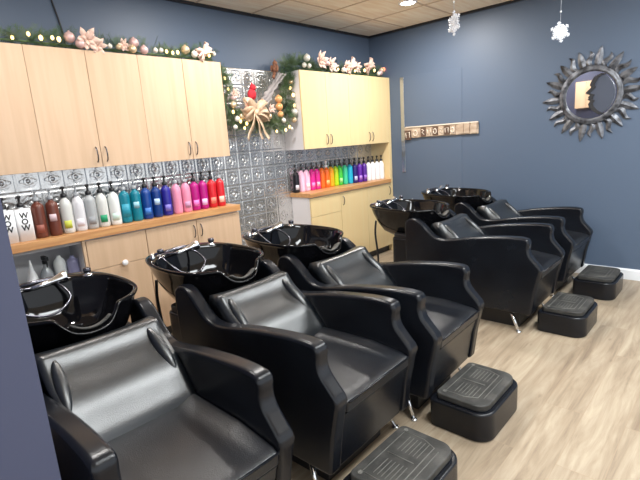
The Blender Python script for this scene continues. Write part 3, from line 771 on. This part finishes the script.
tag(obj('power_cord', tube(bmesh.new(), [(-3.60,-.006,H-.03),(-3.585,-.006,2.5),(-3.55,-.01,2.3),(-3.55,-.02,2.14)], .006, 8, smooth=6), M['cord']), 'thin dark cord running down the wall behind the left garland', 'cord')

# ------------------------------------------------------------------ right wall: mirror, sign, snowflakes
def sun_mirror():
    r = empty('sun_mirror', (-.004, -2.452, 1.685), 'round mirror in a dark silver sunburst frame with a crescent moon', 'mirror')
    # local: y' = -y world direction to the right of photo ; build directly in (y,z) with x towards room (-x)
    def P(a, rad, x): return Vector((x, -rad*math.cos(a), rad*math.sin(a)))
    bm = bmesh.new(); n = 72
    prof = [(.205, -.004), (.206, -.022), (.213, -.032), (.228, -.034), (.240, -.024), (.250, -.028), (.258, -.018), (.259, -.001)]
    rings = [[bm.verts.new(P(2*PI*i/n, a, x)) for i in range(n)] for a, x in prof]
    rings.append([bm.verts.new(P(2*PI*i/n, .205, -.001)) for i in range(n)])
    for k in range(len(rings)):
        a, b = rings[k], rings[(k+1) % len(rings)]
        for i in range(n): bm.faces.new((a[i], a[(i+1) % n], b[(i+1) % n], b[i]))
    obj('frame_ring', bm, M['sun_metal'], r)
    bm = bmesh.new(); a = [bm.verts.new(P(2*PI*i/n, .2055, -.009)) for i in range(n)]; b = [bm.verts.new(P(2*PI*i/n, .2055, -.003)) for i in range(n)]
    bm.faces.new(a); bm.faces.new(b[::-1])
    for i in range(n): bm.faces.new((a[i], a[(i+1) % n], b[(i+1) % n], b[i]))
    obj('mirror_glass', bm, M['mirror'], r, smooth=False)
    # crescent with a face profile (generic moon)
    inner = [(.075,.178),(.020,.150),(.000,.110),(-.008,.085),(.004,.066),(-.022,.040),(-.042,.018),(-.022,.008),(.000,-.002),(-.018,-.018),(-.010,-.028),(-.020,-.040),(.002,-.052),(-.014,-.078),(-.006,-.105),(.022,-.140),(.075,-.178)]
    outer = [(.1925*math.cos(t), .1925*math.sin(t)) for t in [math.radians(-66+i*132/20) for i in range(21)]]
    poly = [(-p[0], p[1]) for p in inner] + [(-p[0], p[1]) for p in outer]
    bm = prism(bmesh.new(), poly, 'x', -.024, -.0092); moon = obj('crescent_moon', bm, M['sun_dark'], r, smooth=False, bevel=.003, seg=2)
    pin = [(-p[0]-.002, p[1]) for p in inner]; pout = [(-p[0]-.040, p[1]*.96) for p in inner]
    obj('face_edge_shadow', prism(bmesh.new(), pin+pout[::-1], 'x', -.034, -.0242), M['moon_rim'], moon, smooth=False, bevel=.003, seg=2)
    N = 28
    for k in range(N):
        a0 = 2*PI*k/N+.06; wavy = k % 2 == 1; L = .155 if not wavy else .135; L += .012*math.sin(k*2.3); w = .030 if not wavy else .026
        bm = bmesh.new(); m = 10; lft = []; rgt = []; mid = []
        for i in range(m+1):
            t = i/m; rad = .252+L*t
            off = (.016*math.sin(t*2*PI) if wavy else 0)
            ww = w*(math.sin(PI*min(1, .28+.72*t))**.8 if t < 1 else 0)*(1.0 if t > .02 else .9)
            rd = Vector((0, -math.cos(a0), math.sin(a0))); td = Vector((0, math.sin(a0), math.cos(a0)))
            c = rd*rad+td*off
            mid.append(bm.verts.new(c+Vector((-.020*(1-t*.6)-.004, 0, 0))))
            lft.append((bm.verts.new(c+td*ww+Vector((-.006, 0, 0))), bm.verts.new(c+td*ww+Vector((-.001, 0, 0)))))
            rgt.append((bm.verts.new(c-td*ww+Vector((-.006, 0, 0))), bm.verts.new(c-td*ww+Vector((-.001, 0, 0)))))
        for i in range(m):
            for q in ((mid[i], lft[i][0], lft[i+1][0], mid[i+1]), (mid[i], mid[i+1], rgt[i+1][0], rgt[i][0]), (lft[i][0], lft[i][1], lft[i+1][1], lft[i+1][0]),
                      (rgt[i][0], rgt[i+1][0], rgt[i+1][1], rgt[i][1]), (lft[i][1], rgt[i][1], rgt[i+1][1], lft[i+1][1])): bm.faces.new(q)
        bm.faces.new((lft[0][0], mid[0], rgt[0][0], rgt[0][1], lft[0][1]))
        bmesh.ops.remove_doubles(bm, verts=bm.verts[:], dist=1e-5)
        obj('ray', bm, M['sun_metal'], r, smooth=False)
sun_mirror()

reflected_box = empty('wall_cabinet', (-4.564, -1.37, 1.70), 'maple box added on the left wall for the round sun mirror to reflect', 'cabinet')  # unseen box, added to give the sun mirror a maple reflection
obj('carcass', bx(-.0615, .044, -.17, .17, 0, .45), M['maple'], reflected_box, smooth=False, bevel=.002)
for s_ in (-1, 1): obj('door', bx(.0445, .060, min(s_*.0015, s_*.169), max(s_*.0015, s_*.169), .001, .449), M['maple'], reflected_box, smooth=False, bevel=.0015)

def sign():
    r = empty('wooden_sign', (-.008, -.93, 1.47), 'narrow weathered wooden sign with cream letter blocks on the right wall', 'sign')
    obj('backing_board', bx(-.010, 0, -.475, .44, -.062, .062), M['sign_wood'], r, smooth=False, bevel=.002)
    obj('top_rail', bx(-.022, -.010, -.475, .42, .056, .068), M['sign_cream'], r, smooth=False)
    ys = [.39, .285, .185, .105, .03, -.045, -.115, -.185]
    hs = [.055, .052, .05, .05, .046, .05, .046, .046]
    for i, (y, h) in enumerate(zip(ys, hs)):
        w = .042 if i < 2 else .032
        dz = -.03 if i == 0 else (-.012 if i == 1 else -.004)
        b = obj('letter_block', bx(-.024, -.0105, y-w, y+w, dz-h, dz+h), M['sign_dark'] if i % 2 == 0 else M['sign_wood'], r, smooth=False, bevel=.002)
        bm = bmesh.new()
        if i % 3 == 0:
            tube(bm, [(-.026, y-w*.6, dz-h*.6), (-.026, y-w*.6, dz+h*.6), (-.026, y+w*.6, dz+h*.5), (-.026, y+w*.5, dz-h*.6)], .0055, 6)
        elif i % 3 == 1:
            tube(bm, [(-.026, y+w*.6*math.cos(a/10*2*PI), dz+h*.6*math.sin(a/10*2*PI)) for a in range(11)], .0055, 6)
        else:
            tube(bm, [(-.026, y+w*.5, dz+h*.6), (-.026, y-w*.4, dz+h*.3), (-.026, y+w*.4, dz-.002), (-.026, y-w*.5, dz-h*.6)], .0055, 6)
        obj('raised_mark', bm, M['sign_cream'], b)
    for y in (-.275, -.345, -.43):
        obj('plain_block', bx(-.022, -.0105, y-.033, y+.033, -.052, .052), M['sign_wood'], r, smooth=False, bevel=.003)
sign()
tag(obj('narrow_mirror', bx(-.012, -.001, -.487, -.437, 1.0, 2.11), mat('smoked_mirror', (.42, .45, .50), rough=.22, metal=.9), smooth=False, bevel=.002), 'tall narrow mirror strip on the right wall beside the end panel', 'mirror')

def snowflake(loc, R, rz, ceil, label, tilt=0):
    r = empty('snowflake', loc, label, 'snowflake', 'hanging snowflakes', rz)
    bm = bmesh.new()
    for k in range(6):
        a = k*PI/3+PI/2+tilt; d = Vector((math.cos(a), 0, math.sin(a)))
        tube(bm, [Vector((0, 0, 0)), d*R], R*.05, 6)
        for q in (.35, .6, .82):
            for s in (-1, 1):
                e = Vector((math.cos(a+s*PI/3.2), 0, math.sin(a+s*PI/3.2))); tube(bm, [d*R*q, d*R*q+e*R*.34*(1.1-q*.5)], R*.045, 6)
        a2 = a+PI/6; d2 = Vector((math.cos(a2), 0, math.sin(a2))); tube(bm, [Vector((0, 0, 0)), d2*R*.80], R*.06, 6)
        for s in (-1, 1):
            e = Vector((math.cos(a2+s*PI/4), 0, math.sin(a2+s*PI/4))); tube(bm, [d2*R*.45, d2*R*.45+e*R*.26], R*.05, 6)
        ball(bm, d*R, R*.07, seg=8, rings=6)
    lathe(bm, [(R*.22, -.004), (R*.22, .004)], 6, (0, 0, 0), (0, 1, 0))
    obj('flake', bm, M['snow'], r)
    obj('thread', tube(bmesh.new(), [(0, 0, R*.95), (0, 0, ceil-loc[2])], .0012, 5), M['thread'], r)
    obj('hook', ball(bmesh.new(), (0, 0, R+.06), .006, seg=8, rings=6), M['white_plastic'], r)
snowflake((-1.662, -1.949, 2.185), .078, 1.0, H, 'white glitter snowflake seen nearly edge on, hanging near the ceiling light')
snowflake((-1.520, -2.599, 2.016), .060, -.85, H, 'white glitter snowflake facing the viewer, hanging left of the sun mirror', .15)

# ------------------------------------------------------------------ lights
def can(x, y, label, power=60):
    r = empty('ceiling_light', (x, y, H), label, 'ceiling light', 'round recessed ceiling lights')
    obj('trim_ring', lathe(bmesh.new(), [(.088, 0), (.088, -.006), (.068, -.010), (.066, -.004)], 32), M['white_plastic'], r)
    obj('diffuser', lathe(bmesh.new(), [(.0655, -.005), (.0655, -.008), (0, -.009)], 32), M['lamp'], r)
    l = bpy.data.lights.new('can_lamp', 'AREA'); l.shape = 'DISK'; l.size = .13; l.energy = power; l.color = (1, .97, .93)
    o = link(bpy.data.objects.new('can_lamp', l), r); o.location = (0, 0, -.014)
can(-.86, -1.09, 'bright round recessed ceiling light near the corner', 36)
can(-2.60, -.95, 'round recessed ceiling light above the middle chairs', 26)
can(-4.05, -1.2, 'round recessed ceiling light above the nearest chair', 20)
def panel(x, y, lx, ly, power, label):
    r = empty('ceiling_panel_light', (x, y, H), label, 'ceiling light', 'rectangular ceiling panel lights')
    bm = bmesh.new(); box(bm, -lx/2-.02, lx/2+.02, -ly/2-.02, ly/2+.02, -.008, -.0005); obj('frame', bm, M['white_plastic'], r, smooth=False)
    obj('diffuser', bx(-lx/2, lx/2, -ly/2, ly/2, -.011, -.0085), M['lamp'], r, smooth=False)
    l = bpy.data.lights.new('panel_lamp', 'AREA'); l.shape = 'RECTANGLE'; l.size = lx; l.size_y = ly; l.energy = power; l.color = (.80, .92, 1)
    o = link(bpy.data.objects.new('panel_lamp', l), r); o.location = (0, 0, -.016)
panel(-1.55, -3.55, 1.2, .6, 30, 'rectangular ceiling panel light in front of the far chairs')
panel(-3.37, -3.55, 1.2, .6, 30, 'rectangular ceiling panel light in front of the near chairs')
w = bpy.data.worlds.new('world'); SC.world = w; w.use_nodes = True
w.node_tree.nodes['Background'].inputs[0].default_value = (.90, .95, 1, 1); w.node_tree.nodes['Background'].inputs[1].default_value = 1.35

# ------------------------------------------------------------------ camera
f, yaw, pitch, roll, X, Y, Z = (456.645088892969, 0.815331030614163, 0.21317870323893195, -0.06861791053371813, -4.875099334572511, -3.5454822186607884, 1.44411676450244)
fw = Vector((math.sin(yaw)*math.cos(pitch), math.cos(yaw)*math.cos(pitch), -math.sin(pitch)))
rt = Vector((math.cos(yaw), -math.sin(yaw), 0)); up = rt.cross(fw)
r2 = rt*math.cos(roll)+up*math.sin(roll); u2 = -rt*math.sin(roll)+up*math.cos(roll)
cam = bpy.data.cameras.new('camera'); cam.sensor_width = 36; cam.lens = f/640*36; cam.clip_start = .05
co = link(bpy.data.objects.new('camera', cam))
mw = Matrix((r2, u2, -fw)).transposed().to_4x4(); mw.translation = Vector((X, Y, Z)); co.matrix_world = mw
SC.camera = co
SC.view_settings.view_transform = 'Standard'; SC.view_settings.look = 'None'; SC.view_settings.gamma = 1; SC.view_settings.use_curve_mapping = False
SC.view_settings.exposure = .22
